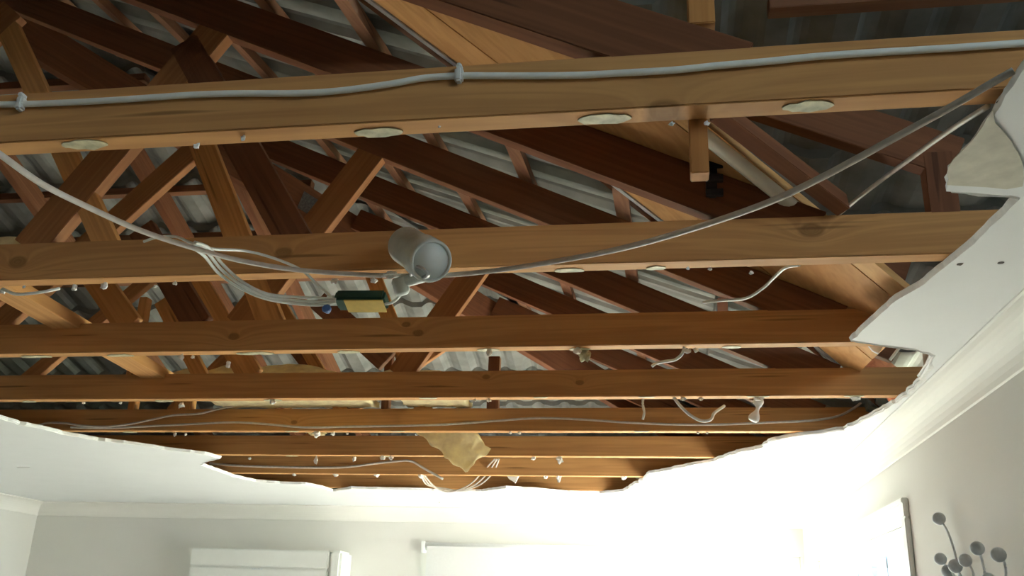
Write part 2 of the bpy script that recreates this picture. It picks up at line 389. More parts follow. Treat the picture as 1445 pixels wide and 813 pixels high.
# what the right hand window looks on to
def outside():
    bm = bmesh.new()
    for p0, p1, py in ((1196, 1210, 806), (1211, 1230, 799), (1237, 1250, 787), (1251, 1290, 779)):
        A, B = on_y(p0, py, 9.0), on_y(p1, py, 9.0); add_box(bm, (A.x, 9.0, -.12), (B.x, 9.6, (A.z+B.z)/2))
    A, B = on_y(1190, 812, 9.3), on_y(1290, 812, 9.3); add_box(bm, (A.x, 9.2, -.12), (B.x, 9.5, A.z))
    o = obj('neighbouring_building', bm, M['build']); tag(o, 'blue-grey building with stepped top seen through the right window', 'building')
    bm = bmesh.new(); add_box(bm, (-12, -12, -.3), (14, 20, -.12)); struct(obj('ground', bm, M['grass']))
outside()

# ------------------------------------------------------------------ the roof: surfaces
T = .466
YK = [(-3.5, 2.30), (.5, 2.49), (1.185, 2.575), (1.78, 2.655), (2.37, 2.72), (2.955, 2.757), (3.525, 2.778), (4.1, 2.80), (6.3, 2.86)]
def zs(y):
    for (a, za), (b, zb) in zip(YK, YK[1:]):
        if y <= b: return za + (zb-za)*(y-a)/(b-a)
    return YK[-1][1]
def zA(x, y): return zs(y) - T*x                 # top of the main rafters
def zH(y): return 3.76 - .385*(y-2.53)           # top of the hip end rafters
def zB(y): return 2.99 - .20*(y-1.45)            # top of the side wing rafters
def hip_y(x): return 2.55 + 1.11*(x+2.2)
def on_A(px, py, off=0.0):
    d = ray(px, py); last = None; s = .05
    while s < 9:
        P = CAM + d.normalized()*s; g = P.z - zA(P.x, P.y) - off
        if last is not None and last < 0 <= g: return P
        last = g; s += .004
    return P
def tiles(name, ux0, ux1, vy0, vy1, fn, courses, cuts, along):
    """rolled tiles laid in courses. u runs down the slope, v across it; fn(u, v) -> point and upward normal"""
    bm = bmesh.new(); nv = int((vy1-vy0)/.0165); us = []
    k0 = math.floor((ux0-courses[0])/courses[1])
    u = courses[0] + k0*courses[1]
    while u < ux1:
        for f, h in ((.0, .006), (.5, .017), (.985, .030)): us.append((u+f*courses[1], h))
        u += courses[1]
    rows = []
    for (uu, h) in us:
        row = []
        for j in range(nv+1):
            v = vy0 + (vy1-vy0)*j/nv; ph = (v/.1475) % 1.0
            roll = .024*max(0, math.sin(ph*math.pi*2))**.8 + (.006 if .52 < ph < .58 else 0)
            row.append(bm.verts.new(fn(uu, v) + Vector((0, 0, .042 + h + roll))))
        rows.append(row)
    for a, b in zip(rows, rows[1:]):
        for j in range(nv): bm.faces.new((a[j], a[j+1], b[j+1], b[j]))
    for co, no in cuts:
        bmesh.ops.bisect_plane(bm, geom=bm.verts[:]+bm.edges[:]+bm.faces[:], plane_co=co, plane_no=no, clear_outer=True)
    g = bmesh.ops.solidify(bm, geom=bm.faces[:], thickness=-.012)
    o = obj(name, bm, M['tile'], None, False)
    o['kind'] = 'structure'; return o
hip_n = Vector((-1.11, 1, 0)); val_n = Vector((1.32, -1, 0))
tiles('roof_tile_slope', -3.0, 1.3, -1.9, 6.6, lambda u, v: Vector((u, v, zA(u, v))), (-.09, .275), [((-2.2, 2.55, 0), hip_n), ((0, 2.30, 0), val_n)], 'x')
tiles('hip_end_roof_tiles', 1.6, 6.5, -6.9, .9, lambda u, v: Vector((v, u, zH(u))), (3.11, .275), [((-2.2, 2.59, 0), -hip_n), ((-3.0, 1.66, 0), Vector((-1.11, -1, 0)))], 'y')
tiles('side_wing_roof_tiles', -3.2, 3.9, -3.0, 3.4, lambda u, v: Vector((v, u, zB(u))), (1.70, .275), [((0, 2.45, 0), -val_n)], 'y')
tiles('far_left_roof_tiles', 3.0, 7.0, -3.2, 6.4, lambda u, v: Vector((-u, v, zs(v) + T*6 - T*u)), (3.0, .275), [((-3.0, 1.68, 0), Vector((1.11, 1, 0)))], 'x')

bm = bmesh.new()
for x0, x1 in ((-1.6, -.9), (-.9, -.2), (-.2, .3), (.3, .8), (.8, 1.2)):
    q = []
    for x, side in ((x0, 0), (x1, 1)):
        y = 2.37+1.32*x; a, b = zA(x, y)+.03, zB(y)+.10
        q += [bm.verts.new((x, y, a if side == 0 else b)), bm.verts.new((x, y, b if side == 0 else a))]
    bm.faces.new(q)
bmesh.ops.solidify(bm, geom=bm.faces[:], thickness=.02)
o = obj('valley_light_block', bm, M['batten']); o['kind'] = 'structure'  # added fill closing a gap where sky light leaked in
def cap(name, pts, w):  # caps added to seal out sky light along hips and ridge
    bm = bmesh.new(); prev = None
    for i, p in enumerate(pts):
        a = pts[max(0, i-1)]; b = pts[min(len(pts)-1, i+1)]; d = (b-a); d.z = 0; d.normalize(); n = Vector((-d.y, d.x, 0))
        r_ = [bm.verts.new(p + n*(w*math.cos(t)) + Vector((0, 0, .055+.06*math.sin(t)-(.10 if abs(math.cos(t)) > .9 else 0)))) for t in [k/8*math.pi for k in range(9)]]
        if prev:
            for k in range(8): bm.faces.new((prev[k], prev[k+1], r_[k+1], r_[k]))
        prev = r_
    o = obj(name, bm, M['tile']); o['kind'] = 'structure'
cap('roof_hip_cap', [Vector((x, hip_y(x), zA(x, hip_y(x)))) for x in [-3.1+.3*k for k in range(15)]], .2)
cap('roof_ridge_cap', [Vector((-3.0, y, zA(-3.0, y)-.02)) for y in [-3.1+.4*k for k in range(13)]], .2)
cap('roof_hip_cap_left', [Vector((-3.0-k*.3, 1.68+.333*k, zA(-3.0, 1.68)-.14*k+.0)) for k in range(14)], .2)
# ------------------------------------------------------------------ trusses
YN = {1: 1.185, 2: 1.78, 3: 2.37, 4: 2.955, 5: 3.525, 6: 4.10, 7: 4.68, 8: 5.22, 9: 5.78}
TT = .042
C_LOW = {1: 2.457, 2: 2.545, 3: 2.611, 4: 2.648, 5: 2.667, 6: 2.694, 7: 2.70, 8: 2.71, 9: 2.72}
LAB = {1: 'nearest timber roof truss, its bottom beam carrying a clipped grey cable',
 2: 'second timber roof truss, the round white downlight hanging in front of its beam',
 3: 'third timber roof truss, its beam passing just behind the hanging lamp driver',
 4: 'fourth timber roof truss from the front, in the middle of the hole',
 5: 'fifth timber roof truss, a thin grey cable running along its beam',
 6: 'sixth timber roof truss, partly covered by the drooping yellow insulation',
 7: 'seventh timber roof truss, a thin beam behind the drooping insulation tip',
 8: 'timber roof truss furthest back, just above the torn far plaster edge'}
KN = {1: [(937, 157, .020), (200, 118, .004)], 2: [(25, 370, .017), (400, 357, .015), (1145, 325, .018), (557, 352, .006)], 3: [(573, 458, .009), (330, 475, .012), (590, 470, .011)], 4: [(686, 532, .010), (818, 540, .010)], 5: [(415, 596, .010)]}
XC = -2.9
trusses = {}
def edge_pt(n, px, py): return on_y(px, py, YN[n])
WC = [0]
def web(n, a, b, w=.09, side=(-1, 0, .6), name='web', mat='web', zfoot=None, ext=0):
    """member of truss n whose camera side lower arris runs between two picture points"""
    A, B = edge_pt(n, *a), edge_pt(n, *b); t = trusses[n]
    for P in (A, B): P.y = YN[n]-TT/2
    d = (B-A).normalized()
    if zfoot is not None and abs(d.z) > .1: B = A + d*((zfoot-A.z)/d.z)
    if ext: A = A - d*ext
    WC[0] += 1
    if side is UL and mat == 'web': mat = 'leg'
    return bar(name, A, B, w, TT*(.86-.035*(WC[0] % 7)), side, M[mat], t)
for n in range(1, 9):
    y1 = YN[n]; y0 = y1-TT
    t = thing('roof_truss', (XC, y1-TT/2, CZ), LAB[n], 'roof truss', None); trusses[n] = t
    kn = []
    for px, py, r_ in KN.get(n, ()):
        p = on_y(px, py, y0); kn.append((p.x-XC, p.z-(CZ+.0445), r_))
    mat = wood('pine_bottom_chord', (.63, .34, .13), (.44, .215, .08), kn or [(9, 0, .01)], splits=True)
    bm = bmesh.new(); add_box(bm, (-3.8, -TT/2, -.0445), (XR-XC-.02, TT/2, .0445), .0022); o = obj('bottom_chord', bm, mat, t); place(o, Matrix.Translation((XC, y1-TT/2, CZ+.0445)))
    # the sloping top chord, from the hip down to the heel
    c = C_LOW[n]; yc = y1-TT/2
    xh = (yc-2.55)/1.11-2.2 if n > 2 else -3.0
    xa = max(xh, -3.0)+.02; xb = min((c-2.412)/T, XR-.12)
    if xb - xa > .2:
        bar('top_chord', (xa, yc, c-T*xa), (xb, yc, c-T*xb), .094, TT*.9, (0, 0, 1), M['shaded_redpine'], t)
    if n <= 2:
        pass
# webs: (truss, top point, foot point, width, side, foot height, material)
Z0 = CZ+.055
UL, UR = (-1, 0, .6), (1, 0, .6)
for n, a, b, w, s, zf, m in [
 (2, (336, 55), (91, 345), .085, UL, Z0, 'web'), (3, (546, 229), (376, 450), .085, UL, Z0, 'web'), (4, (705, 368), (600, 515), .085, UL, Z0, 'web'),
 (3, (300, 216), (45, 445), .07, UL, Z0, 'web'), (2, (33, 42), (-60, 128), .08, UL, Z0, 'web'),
 (2, (1, 42), (84, 225), .055, UR, Z0, 'web'), (3, (276, 218), (314, 318), .075, UR, Z0, 'web'), (2, (255, 90), (392, 340), .075, UR, Z0, 'shaded_redpine'),
 (3, (195, 345), (228, 402), .08, UR, Z0, 'shaded_redpine'), (4, (250, 380), (292, 453), .085, UR, Z0, 'web'), (3, (105, 375), (150, 440), .075, UR, Z0, 'web'),
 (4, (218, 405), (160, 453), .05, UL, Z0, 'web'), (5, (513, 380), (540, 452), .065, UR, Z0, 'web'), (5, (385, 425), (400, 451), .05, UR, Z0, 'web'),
 (4, (40, 400), (16, 425), .05, UL, Z0, 'web'), (4, (228, 440), (275, 530), .05, UR, Z0, 'web'), (5, (405, 490), (432, 525), .05, UR, Z0, 'shaded_redpine'),
 (5, (345, 500), (325, 520), .06, UL, Z0, 'web'), (6, (640, 490), (596, 520), .045, UL, Z0, 'web'), (4, (470, 420), (560, 500), .08, UL, None, 'shaded_redpine')]:
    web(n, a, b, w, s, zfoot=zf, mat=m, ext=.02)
def post(n, px, ztop, w=.035, mat='web', zbot=None, py=480):
    P = edge_pt(n, px, py); t = trusses[n]; zb_ = Z0 if zbot is None else zbot; yc = YN[n]-TT/2
    return bar('post', (P.x, yc, zb_), (P.x, yc, ztop), w, TT*.9, (1, 0, 0), M[mat], t)
post(4, 204, 2.78, .03, py=430); post(5, 262, 2.62, .05, py=515); post(5, 199, 2.60, .03, py=510); post(5, 553, 2.85, .03, 'shaded_redpine', py=435)
post(5, 692, 2.70, .045, 'shaded_redpine', py=508); post(5, 268, 2.60, .03, py=572)
# posts that prop the side wing off the main rafters, and the upper rafters beside them
def prop(n, px, pya, w, zt, zb_, mat='web'):
    P = edge_pt(n, px, pya); yc = YN[n]-TT/2
    bar('prop', (P.x, yc, zb_), (P.x, yc, zt), w, TT*.9, (1, 0, 0), M[mat], trusses[n])
P1 = edge_pt(1, 971, 60); prop(1, 971, 60, .038, zB(1.17)+.0, C_LOW[1]+.10-T*P1.x)
P2 = on_y(974, 256, 1.215); bar('nailed_offcut', (P2.x, 1.203, P2.z), (P2.x, 1.203, CZ+.085), .026, .03, (1, 0, 0), M['web'], trusses[1])
prop(2, 1302, 280, .055, 2.62, Z0, 'shaded_redpine')
for n, a, b in ((2, (1035, 163), (1334, 261)), (3, (1135, 368), (1270, 411)), (4, (1180, 486), (1256, 514))):
    web(n, a, b, .09, (0, 0, 1), name='upper_chord', mat='shaded_redpine', ext=.05)

# adhesive daubs and shreds of plasterboard left on the beams
def daub(n, px, py, wpx, seed):
    P = on_z(px, py, CZ-.001); yc = YN[n]-TT/2; sc = (P-CAM).length/1300
    L = wpx*sc; y_ = min(max(P.y, yc-.016), yc+.012); h = min(.018, .010+.1*L)
    pts = [Vector((P.x-L/2 + L*(.5-.5*math.cos(a)) , y_ + h*math.sin(a)*(.8+.5*noise.noise(Vector((a*2, seed, 0)))), CZ-.0005)) for a in [k/18*2*math.pi for k in range(18)]]
    pts = [Vector((p.x+.006*noise.noise(Vector((k*2.1, seed, 3))), min(max(p.y, YN[n]-TT+.001), YN[n]-.0005), p.z)) for k, p in enumerate(pts)]
    slab('adhesive_daub', pts, (0, 0, -1), .0014, M['glue'], trusses[n])
for k, (n, x, y, w) in enumerate([(1, 119, 204, 62), (1, 535, 187, 68), (1, 853, 168, 74), (1, 1140, 150, 66), (2, 803, 382, 42), (2, 926, 379, 28), (3, 53, 504, 42), (3, 170, 502, 38), (3, 360, 499, 55), (3, 492, 497, 32), (3, 689, 494, 32), (3, 1032, 490, 26), (3, 818, 493, 30),
  (4, 42, 567, 18), (4, 232, 566, 26), (4, 385, 565, 26), (4, 604, 562, 26), (4, 762, 560, 20), (4, 912, 559, 22), (4, 1070, 559, 30), (4, 1205, 559, 26), (5, 186, 611, 20), (5, 412, 609, 20), (5, 560, 608, 22), (5, 905, 608, 20), (6, 415, 645, 18), (6, 547, 646, 16)]): daub(n, x, y, w, k)
def scrap(n, px, py, s, k, hang=0):
    P = on_y(px, py, YN[n]-TT/2-.004); P.z = min(P.z, CZ-.003)
    sc = (P-CAM).length/1300*s*.72
    lump('plaster_shred', P, sc*.55, sc*.35, sc*(.45+hang), M['gypsum'], trusses[n], k, 2, .9)
for k, (n, x, y, s, h) in enumerate([(1, 278, 206, 11, 0), (1, 343, 195, 9, .2), (1, 948, 175, 9, 0), (1, 997, 174, 9, 0), (1, 620, 178, 5, 0), (2, 4, 411, 10, 0), (2, 34, 405, 5, 0), (2, 105, 406, 9, .3), (2, 147, 404, 13, 0), (2, 219, 404, 7, 0), (2, 247, 400, 8, 0), (2, 345, 403, 9, 0), (2, 472, 397, 12, 0), (2, 527, 396, 12, 0), (2, 971, 379, 6, 0), (2, 1002, 380, 7, 0), (2, 1060, 385, 7, 0),
  (3, 256, 504, 8, .3), (3, 272, 504, 7, 0), (3, 322, 514, 9, .3), (3, 690, 497, 10, .3), (3, 815, 495, 13, 0), (3, 970, 495, 12, 0), (3, 982, 494, 9, 0), (4, 118, 569, 5, 0), (4, 170, 569, 5, 0), (4, 256, 572, 10, 0), (4, 385, 567, 10, 0), (4, 670, 565, 6, 0), (4, 690, 565, 7, 0), (4, 964, 563, 9, 0), (4, 989, 563, 7, 0), (4, 1070, 562, 14, 0), (4, 1207, 561, 14, 0),
  (5, 247, 613, 5, .3), (5, 262, 613, 5, 0), (5, 447, 612, 12, 0), (5, 470, 612, 8, 0), (5, 490, 612, 5, 0), (5, 720, 611, 6, 0), (5, 733, 611, 6, 0), (5, 985, 611, 5, 0), (5, 998, 611, 5, 0), (6, 352, 647, 5, 0), (6, 446, 650, 6, .8), (6, 500, 648, 6, .4), (6, 540, 646, 10, 0), (6, 552, 646, 9, 0), (6, 753, 647, 8, 0), (6, 790, 648, 11, .2), (7, 415, 670, 6, 0), (7, 474, 668, 8, 0), (7, 532, 667, 8, 0), (7, 595, 664, 10, 0), (7, 770, 670, 8, 0), (7, 788, 672, 9, .6), (7, 880, 671, 10, 0)]): scrap(n, x, y, s, k, h)

# ------------------------------------------------------------------ hip rafter, valley boards, battens
def along(line, off, pts): return [line(p) for p in pts]
hp = []
for x in (-3.0, -2.2, -1.4, -.6, .3): y = hip_y(x); hp.append(Vector((x, y, min(zA(x, y), zH(y)+.02))))
hr = thing('hip_rafter', hp[2], 'reddish hip rafter running diagonally down to the right with a dark nail plate', 'rafter')
bar('rafter', hp[0]-Vector((0, 0, .16)), hp[-1]-Vector((0, 0, .16)), .15, .042, (0, 0, 1), M['shaded_redpine'], hr)
bar('nail_plate', hp[0].lerp(hp[-1], .452)-Vector((-.0165, .0150, .13)), hp[0].lerp(hp[-1], .484)-Vector((-.0165, .0150, .13)), .085, .002, (0, 0, 1), M['plate'], hr, 0)
# valley boards laid on the main rafters
seam1 = [on_A(618, 22), on_A(696, 87)]; Ldir = Vector((1, 1.32)); 
def board(name, fy0, fy1, x0, x1, thick, mat, label, cat, group=None, off=.001):
    """long board on the rafters between the lines y=fy0(x) and y=fy1(x)"""
    ang = math.atan2(fy0(x1)-fy0(x0), x1-x0); R = Matrix.Rotation(-ang, 4, 'Z')
    c = Vector((x0, fy0(x0), zA(x0, fy0(x0)))); bm = bmesh.new(); prev = None; K = 14
    for i in range(K+1):
        x = x0+(x1-x0)*i/K; r_ = []
        for dz in (off, off+thick):
            for xx, yy in ((x, fy0(x)), (x, fy1(x))): r_.append(bm.verts.new(R @ (Vector((xx, yy, zA(xx, yy)+dz))-c)))
        if prev:
            for q in ((0, 1), (1, 3), (3, 2), (2, 0)): bm.faces.new((prev[q[0]], prev[q[1]], r_[q[1]], r_[q[0]]))
        else: bm.faces.new((r_[0], r_[1], r_[3], r_[2]))
        prev = r_
    bm.faces.new((prev[2], prev[3], prev[1], prev[0]))
    o = obj(name, bm, mat); o.matrix_world = Matrix.Translation(c) @ R.inverted(); return tag(o, label, cat, group)
fL = lambda x: 2.206+1.322*x
fS = lambda x: 1.975+1.27*x
fR = lambda x: 1.451+1.157*x
g = 'valley boards under the roof tiles'
board('valley_board', fL, lambda x: fS(x)+.004, -1.6, .60, .02, M['board'], 'pale yellow valley board beside the narrow grey metal edge strip', 'board', g)
board('valley_board', lambda x: fS(x)-.004, lambda x: fR(x)+.075, -1.4, .60, .02, M['board'], 'wide orange valley board in the middle of the three', 'board', g)
board('valley_board', lambda x: fR(x)+.068, lambda x: fR(x)-.03, -1.1, .60, .02, M['board'], 'narrow valley board next to the cream pipe-like strip', 'board', g)
board('valley_flashing', lambda x: fL(x)+.028, fL, -1.6, .60, .004, M['metal'], 'narrow pale metal flashing strip along the left valley board edge', 'flashing', off=-.004)
bar_ = [Vector((x, fR(x)-.03, zA(x, fR(x))-.012)) for x in (-.15, .55)]
tag(tube_obj('conduit_pipe', [on_A(985, 182, -.005), on_A(1060, 241, -.005), on_A(1172, 331, -.005)], .017, M['cream'], None, 14), 'cream round pipe running down beside the orange valley boards', 'pipe')
a_, b_ = on_A(1000, 168, .0), on_A(1180, 302, .0)
tag(bar('valley_rafter', a_+Vector((0, 0, .01)), b_+Vector((0, 0, .01)), .03, .04, (1, -1, .4), M['shaded_redpine']), 'brown valley rafter sloping down right beside the cream pipe', 'rafter')

# tile battens crossing the main rafters
names = ['lowest tile batten on the right, beside the valley boards', 'second tile batten up from the valley boards', 'third tile batten up from the valley boards', 'fourth tile batten up, above the white downlight', 'fifth tile batten up, crossing left of the web peak', 'sixth tile batten up the main slope', 'seventh tile batten up the main slope', 'highest visible tile batten, near the top left corner']
for k in range(8):
    x = -.10-.2745*k; y0, y1 = fL(x)+.03, min(hip_y(x)-.02, 5.4); n_ = max(2, int((y1-y0)/.4)); bm = bmesh.new(); prev = None
    for i in range(n_+1):
        y = y0+(y1-y0)*i/n_; r_ = [bm.verts.new(Vector((dz, xx, 0)).xyz) for xx, dz in ()]
        zc = zA(x, y)
        r_ = [bm.verts.new((y-y0, -dx, zc+dz-T*dx-zA(x, y0))) for dx, dz in ((-.02, .002), (.02, .002), (.02, .034), (-.02, .034))]
        if prev:
            for q in range(4): bm.faces.new((prev[q], prev[(q+1) % 4], r_[(q+1) % 4], r_[q]))
        else: bm.faces.new(r_)
        prev = r_
    bm.faces.new(prev[::-1])
    o = obj('tile_batten', bm, M['batten']); o.matrix_world = Matrix.Translation((x, y0, zA(x, y0))) @ Matrix.Rotation(math.pi/2, 4, 'Z')
    tag(o, names[k], 'batten', 'tile battens on the main slope')
for k, (y, lb) in enumerate([(2.84, 'upper horizontal tile batten of the hip end at left'), (3.115, 'middle horizontal tile batten of the hip end at left'), (3.39, 'hip end tile batten just above the second beam'), (3.665, 'hip end tile batten seen between second and third beams'), (3.94, 'lowest hip end tile batten, just above the third beam')]):
    x1 = (y-2.55)/1.11-2.2-.03
    tag(bar('tile_batten', (-4.6, y, zH(y)+.002), (x1, y, zH(y)+.002), .032, .04, (0, 0, 1), M['batten']), lb, 'batten', 'tile battens on the hip end')
for k, (y, lb) in enumerate([(1.425, 'side wing tile batten at the top edge of the picture'), (1.70, 'long horizontal tile batten of the side wing, top right'), (1.975, 'side wing tile batten seen just under the nearest beam'), (2.25, 'side wing tile batten seen above the second beam'), (2.525, 'side wing tile batten furthest down its slope')]):
    x0 = (y-1.45)/1.157+.02
    tag(bar('tile_batten', (x0, y, zB(y)+.002), (1.9, y, zB(y)+.002), .034, .04, (0, 0, 1), M['batten']), lb, 'batten', 'tile battens on the side wing')
# rafters of the hip end and of the side wing (they run away from the camera)
for x, lb in ((-2.75, 'hip end jack rafter furthest left'), (-2.15, 'hip end jack rafter left of the middle'), (-1.75, 'hip end jack rafter nearest the hip rafter')):
    ya = hip_y(x)+.05; yb = 5.6
    tag(bar('jack_rafter', (x, ya, zH(ya)-.092), (x, yb, zH(yb)-.092), .09, .035, (0, 0, 1), M['shaded_redpine']), lb, 'rafter', 'jack rafters of the hip end')
# loose brace lying diagonally over the bottom chords at far left
a_, b_ = on_z(20, 425, CZ+.092), on_z(232, 545, CZ+.092)
tag(bar('diagonal_brace', a_ + (a_-b_)*.5, b_ + (b_-a_)*.08, .09, .035, (.6, 1, 0), M['board']), 'long pale brace board lying diagonally across the beams at far left', 'board')

# ------------------------------------------------------------------ cables
def px_path(pts): return [on_y(x, y, d) for x, y, d in pts]
cb = thing('power_cable', (0, 1.135, 2.47), 'thick grey cable clipped along the face of the nearest beam', 'cable')
y_ = YN[1]-TT-.006
tube_obj('sheath', px_path([(x, y, y_) for x, y in [(-900, 168), (-500, 160), (-200, 152), (-30, 148), (30, 147), (90, 145), (150, 142), (210, 138), (270, 134), (330, 132), (390, 132), (440, 131), (480, 128), (520, 123), (560, 117), (600, 110), (648, 107), (700, 107), (760, 107), (820, 106), (880, 103), (950, 99), (1010, 93), (1080, 87), (1150, 80), (1220, 75), (1290, 71), (1370, 66), (1470, 59)]]), .0052, M['cable'], cb, 10)
for x, y in ((30, 147), (648, 107)):
    P = on_y(x, y, y_); bm = bmesh.new(); add_box(bm, (-.006, -.008, -.012), (.006, .006, .012), .003); add_box(bm, (-.004, -.009, .010), (.004, .006, .018), .002)
    place(obj('cable_clip', bm, M['white'], cb), Matrix.Translation(P))
def cable(name, pts, r, mat, label, cat='cable', group=None, seg=8): return tag(tube_obj(name, px_path(pts), r, M[mat], None, seg), label, cat, group)
cable('hanging_flex', [(-260, 120, 1.13), (-140, 140, 1.09), (-40, 192, 1.06), (0, 218, 1.08), (60, 260, 1.16), (130, 295, 1.26), (200, 326, 1.36), (270, 349, 1.45), (340, 368, 1.54), (420, 381, 1.62), (500, 387, 1.66), (545, 389, 1.67), (600, 389, 1.66), (650, 387, 1.64), (720, 379, 1.58), (800, 366, 1.50), (880, 350, 1.43), (960, 328, 1.37), (1040, 302, 1.31), (1100, 279, 1.27), (1160, 250, 1.23), (1220, 218, 1.19), (1280, 185, 1.16), (1340, 152, 1.13), (1400, 117, 1.11), (1430, 100, 1.10)], .0052, 'flex', 'long grey flex sagging right across the hole in front of beams')
cable('thin_cable', [(1394, 150, 1.20), (1340, 184, 1.35), (1290, 220, 1.5), (1240, 257, 1.65), (1208, 282, 1.75), (1184, 302, 1.82)], .0042, 'flex', 'thin grey cable running below the long flex at upper right')
bd = thing('lamp_lead_bundle', on_y(300, 362, 1.6), 'bundle of pale leads dropping from the flex to the lamp driver', 'cable')
for dx, dy, dd in ((0, 0, 0), (3, -6, .01), (-4, 5, -.01)):
    tube_obj('lead', px_path([(272+dx, 345+dy*.5, 1.46), (292+dx, 356+dy, 1.52), (312+dx, 380+dy, 1.58), (340+dx, 402+dy*.6, 1.62), (375+dx, 418+dy*.5, 1.66), (415+dx, 424+dy*.8, 1.70), (450, 426+dy*.9, 1.72), (474, 425+dy*.4, 1.73)]), .0032, M['cable'], bd)
tube_obj('lead', px_path([(203, 341, 1.70), (222, 335, 1.69), (248, 334, 1.68), (270, 343, 1.55), (300, 351, 1.58), (345, 354, 1.66), (385, 364, 1.68), (425, 381, 1.69), (448, 402, 1.70), (468, 420, 1.73)]), .003, M['cable'], bd)
cable('short_wire_loop', [(4, 408, 1.72), (22, 415, 1.71), (45, 414, 1.71), (66, 411, 1.72), (84, 407, 1.74)], .0035, 'cable', 'short pale wire loop under the second beam at far left')
cable('pale_wire', [(1128, 374, 1.78), (1108, 378, 1.82), (1092, 392, 1.9), (1076, 407, 1.95), (1052, 421, 2.0), (1020, 424, 2.1), (992, 427, 2.2)], .0034, 'white', 'white wire curling below the second beam at right')
cable('pale_wire', [(966, 490, 2.35), (962, 500, 2.36), (952, 508, 2.38), (938, 510, 2.4), (926, 513, 2.42), (920, 517, 2.42)], .0042, 'white', 'short white wire hooked under the third beam')
cable('pale_wire', [(951, 561, 2.93), (960, 573, 2.93), (974, 586, 2.93), (990, 594, 2.93), (1003, 592, 2.94), (1008, 583, 2.96), (1022, 573, 3.0)], .005, 'white', 'white U-shaped wire hanging below the fourth beam')
cable('pale_wire', [(908, 559, 2.95), (907, 570, 2.95), (909, 582, 2.95), (907, 592, 2.95)], .004, 'white', 'short straight wire dangling from the fourth beam')
y5 = YN[5]-TT-.004
cable('long_thin_cable', [(x, y, y5) for x, y in [(100, 603), (150, 604), (200, 602), (260, 599), (330, 596), (380, 599), (430, 603), (500, 602), (560, 601), (630, 599), (700, 594), (760, 590), (820, 592), (880, 596), (950, 599), (1020, 599), (1090, 596), (1140, 594), (1180, 588), (1205, 576), (1222, 562)]], .0045, 'flex', 'long thin cable stretched along the fifth beam to the right')
cable('thin_cable', [(x, y, y5-.01) for x, y in [(55, 600), (68, 597), (90, 597), (120, 601), (150, 602), (185, 598), (215, 592), (245, 586), (280, 584), (305, 578), (330, 573)]], .0045, 'flex', 'thin cable rising along the fifth beam at left')
y7 = YN[7]-TT-.004
cable('thin_cable', [(x, y, y7) for x, y in [(296, 654), (330, 657), (390, 659), (450, 660), (490, 659), (530, 654), (560, 651), (580, 651), (600, 662), (625, 676)]], .006, 'flex', 'thin cable behind the sixth beam, nearly at the far edge')
lp = thing('wire_loops', on_y(640, 690, 4.9), 'loop of thin wires sagging at the far edge below drooping insulation', 'cable')
for d in (0, 8, 15): tube_obj('wire', px_path([(698+d*.4, 648, 4.5), (682+d, 665, 4.7), (664+d, 683, 4.8), (645+d*.5, 692, 4.85), (628, 694-d*.3, 4.85), (610-d*.5, 684, 4.8), (594, 664+d*.4, 4.7)]), .004, M['flex'], lp)

# ------------------------------------------------------------------ downlight, lamp driver, connectors
A, B = on_y(571, 345, 1.705), on_y(609, 369, 1.60)
dl = thing('downlight', A, 'white cylindrical downlight hanging face down-right in front of second beam', 'lamp')
L_ = (B-A).length; r0 = .043
bm = bmesh.new(); lathe(bm, [(0, .026), (.004, .034), (.012, r0*.93), (L_*.62, r0*.93), (L_*.64, r0), (L_-.004, r0), (L_, r0*.97), (L_, r0*.86), (L_-.006, r0*.84)], A, B, 32)
place(obj('housing', bm, M['can'], dl, True), Matrix.Identity(4)); 
bm = bmesh.new(); lathe(bm, [(L_-.008, r0*.83), (L_-.003, r0*.83)], A, B, 32); place(obj('lens', bm, M['lens'], dl, True), Matrix.Identity(4))
bm = bmesh.new(); add_tube(bm, [on_y(580, 388, 1.63), on_y(584, 377, 1.60), on_y(596, 379, 1.59), on_y(604, 388, 1.60), on_y(592, 394, 1.62)], .004, 8)
place(obj('spring_clip', bm, M['metal'], dl, True), Matrix.Identity(4))
cn = thing('lamp_plug', on_y(568, 400, 1.66), 'grey plug and strain relief hanging just below the downlight', 'plug')
bm = bmesh.new(); lathe(bm, [(0, .012), (.006, .016), (.030, .016), (.036, .010)], on_y(562, 392, 1.65), on_y(568, 413, 1.66), 16); place(obj('plug_body', bm, M['can'], cn, True), Matrix.Identity(4))
bm = bmesh.new(); lathe(bm, [(0, .008), (.01, .012), (.045, .012), (.055, .006)], on_y(570, 398, 1.655), on_y(606, 388, 1.64), 14); place(obj('sleeve', bm, M['can'], cn, True), Matrix.Identity(4))
tube_obj('lead', px_path([(566, 410, 1.66), (562, 420, 1.68), (553, 427, 1.70), (544, 429, 1.72)]), .003, M['cable'], cn)
dr = thing('lamp_driver', on_y(507, 430, 1.73), 'dark green lamp driver box with a yellow label hanging below the second beam', 'transformer')
P0, P1 = on_y(476, 424, 1.75), on_y(546, 424, 1.75); X = (P1-P0); Lx = X.length; X.normalize(); Zv = Vector((0, 0, 1)); Yv = Zv.cross(X).normalized(); Zv = X.cross(Yv)
tilt = Matrix.Rotation(math.radians(-20), 3, 'X')
mw = Matrix.Translation((P0+P1)/2) @ Matrix(((X[0], Yv[0], Zv[0]), (X[1], Yv[1], Zv[1]), (X[2], Yv[2], Zv[2]))).to_4x4() @ tilt.to_4x4()
bm = bmesh.new(); add_box(bm, (-Lx/2, -.022, -.013), (Lx/2, .022, .013), .005); place(obj('driver_case', bm, M['green'], dr), mw)
bm = bmesh.new(); add_box(bm, (-Lx/2+.022, -.019, -.0155), (Lx/2-.002, .0215, -.0128), .001); place(obj('label', bm, M['yellow'], dr), mw)
bm = bmesh.new(); 
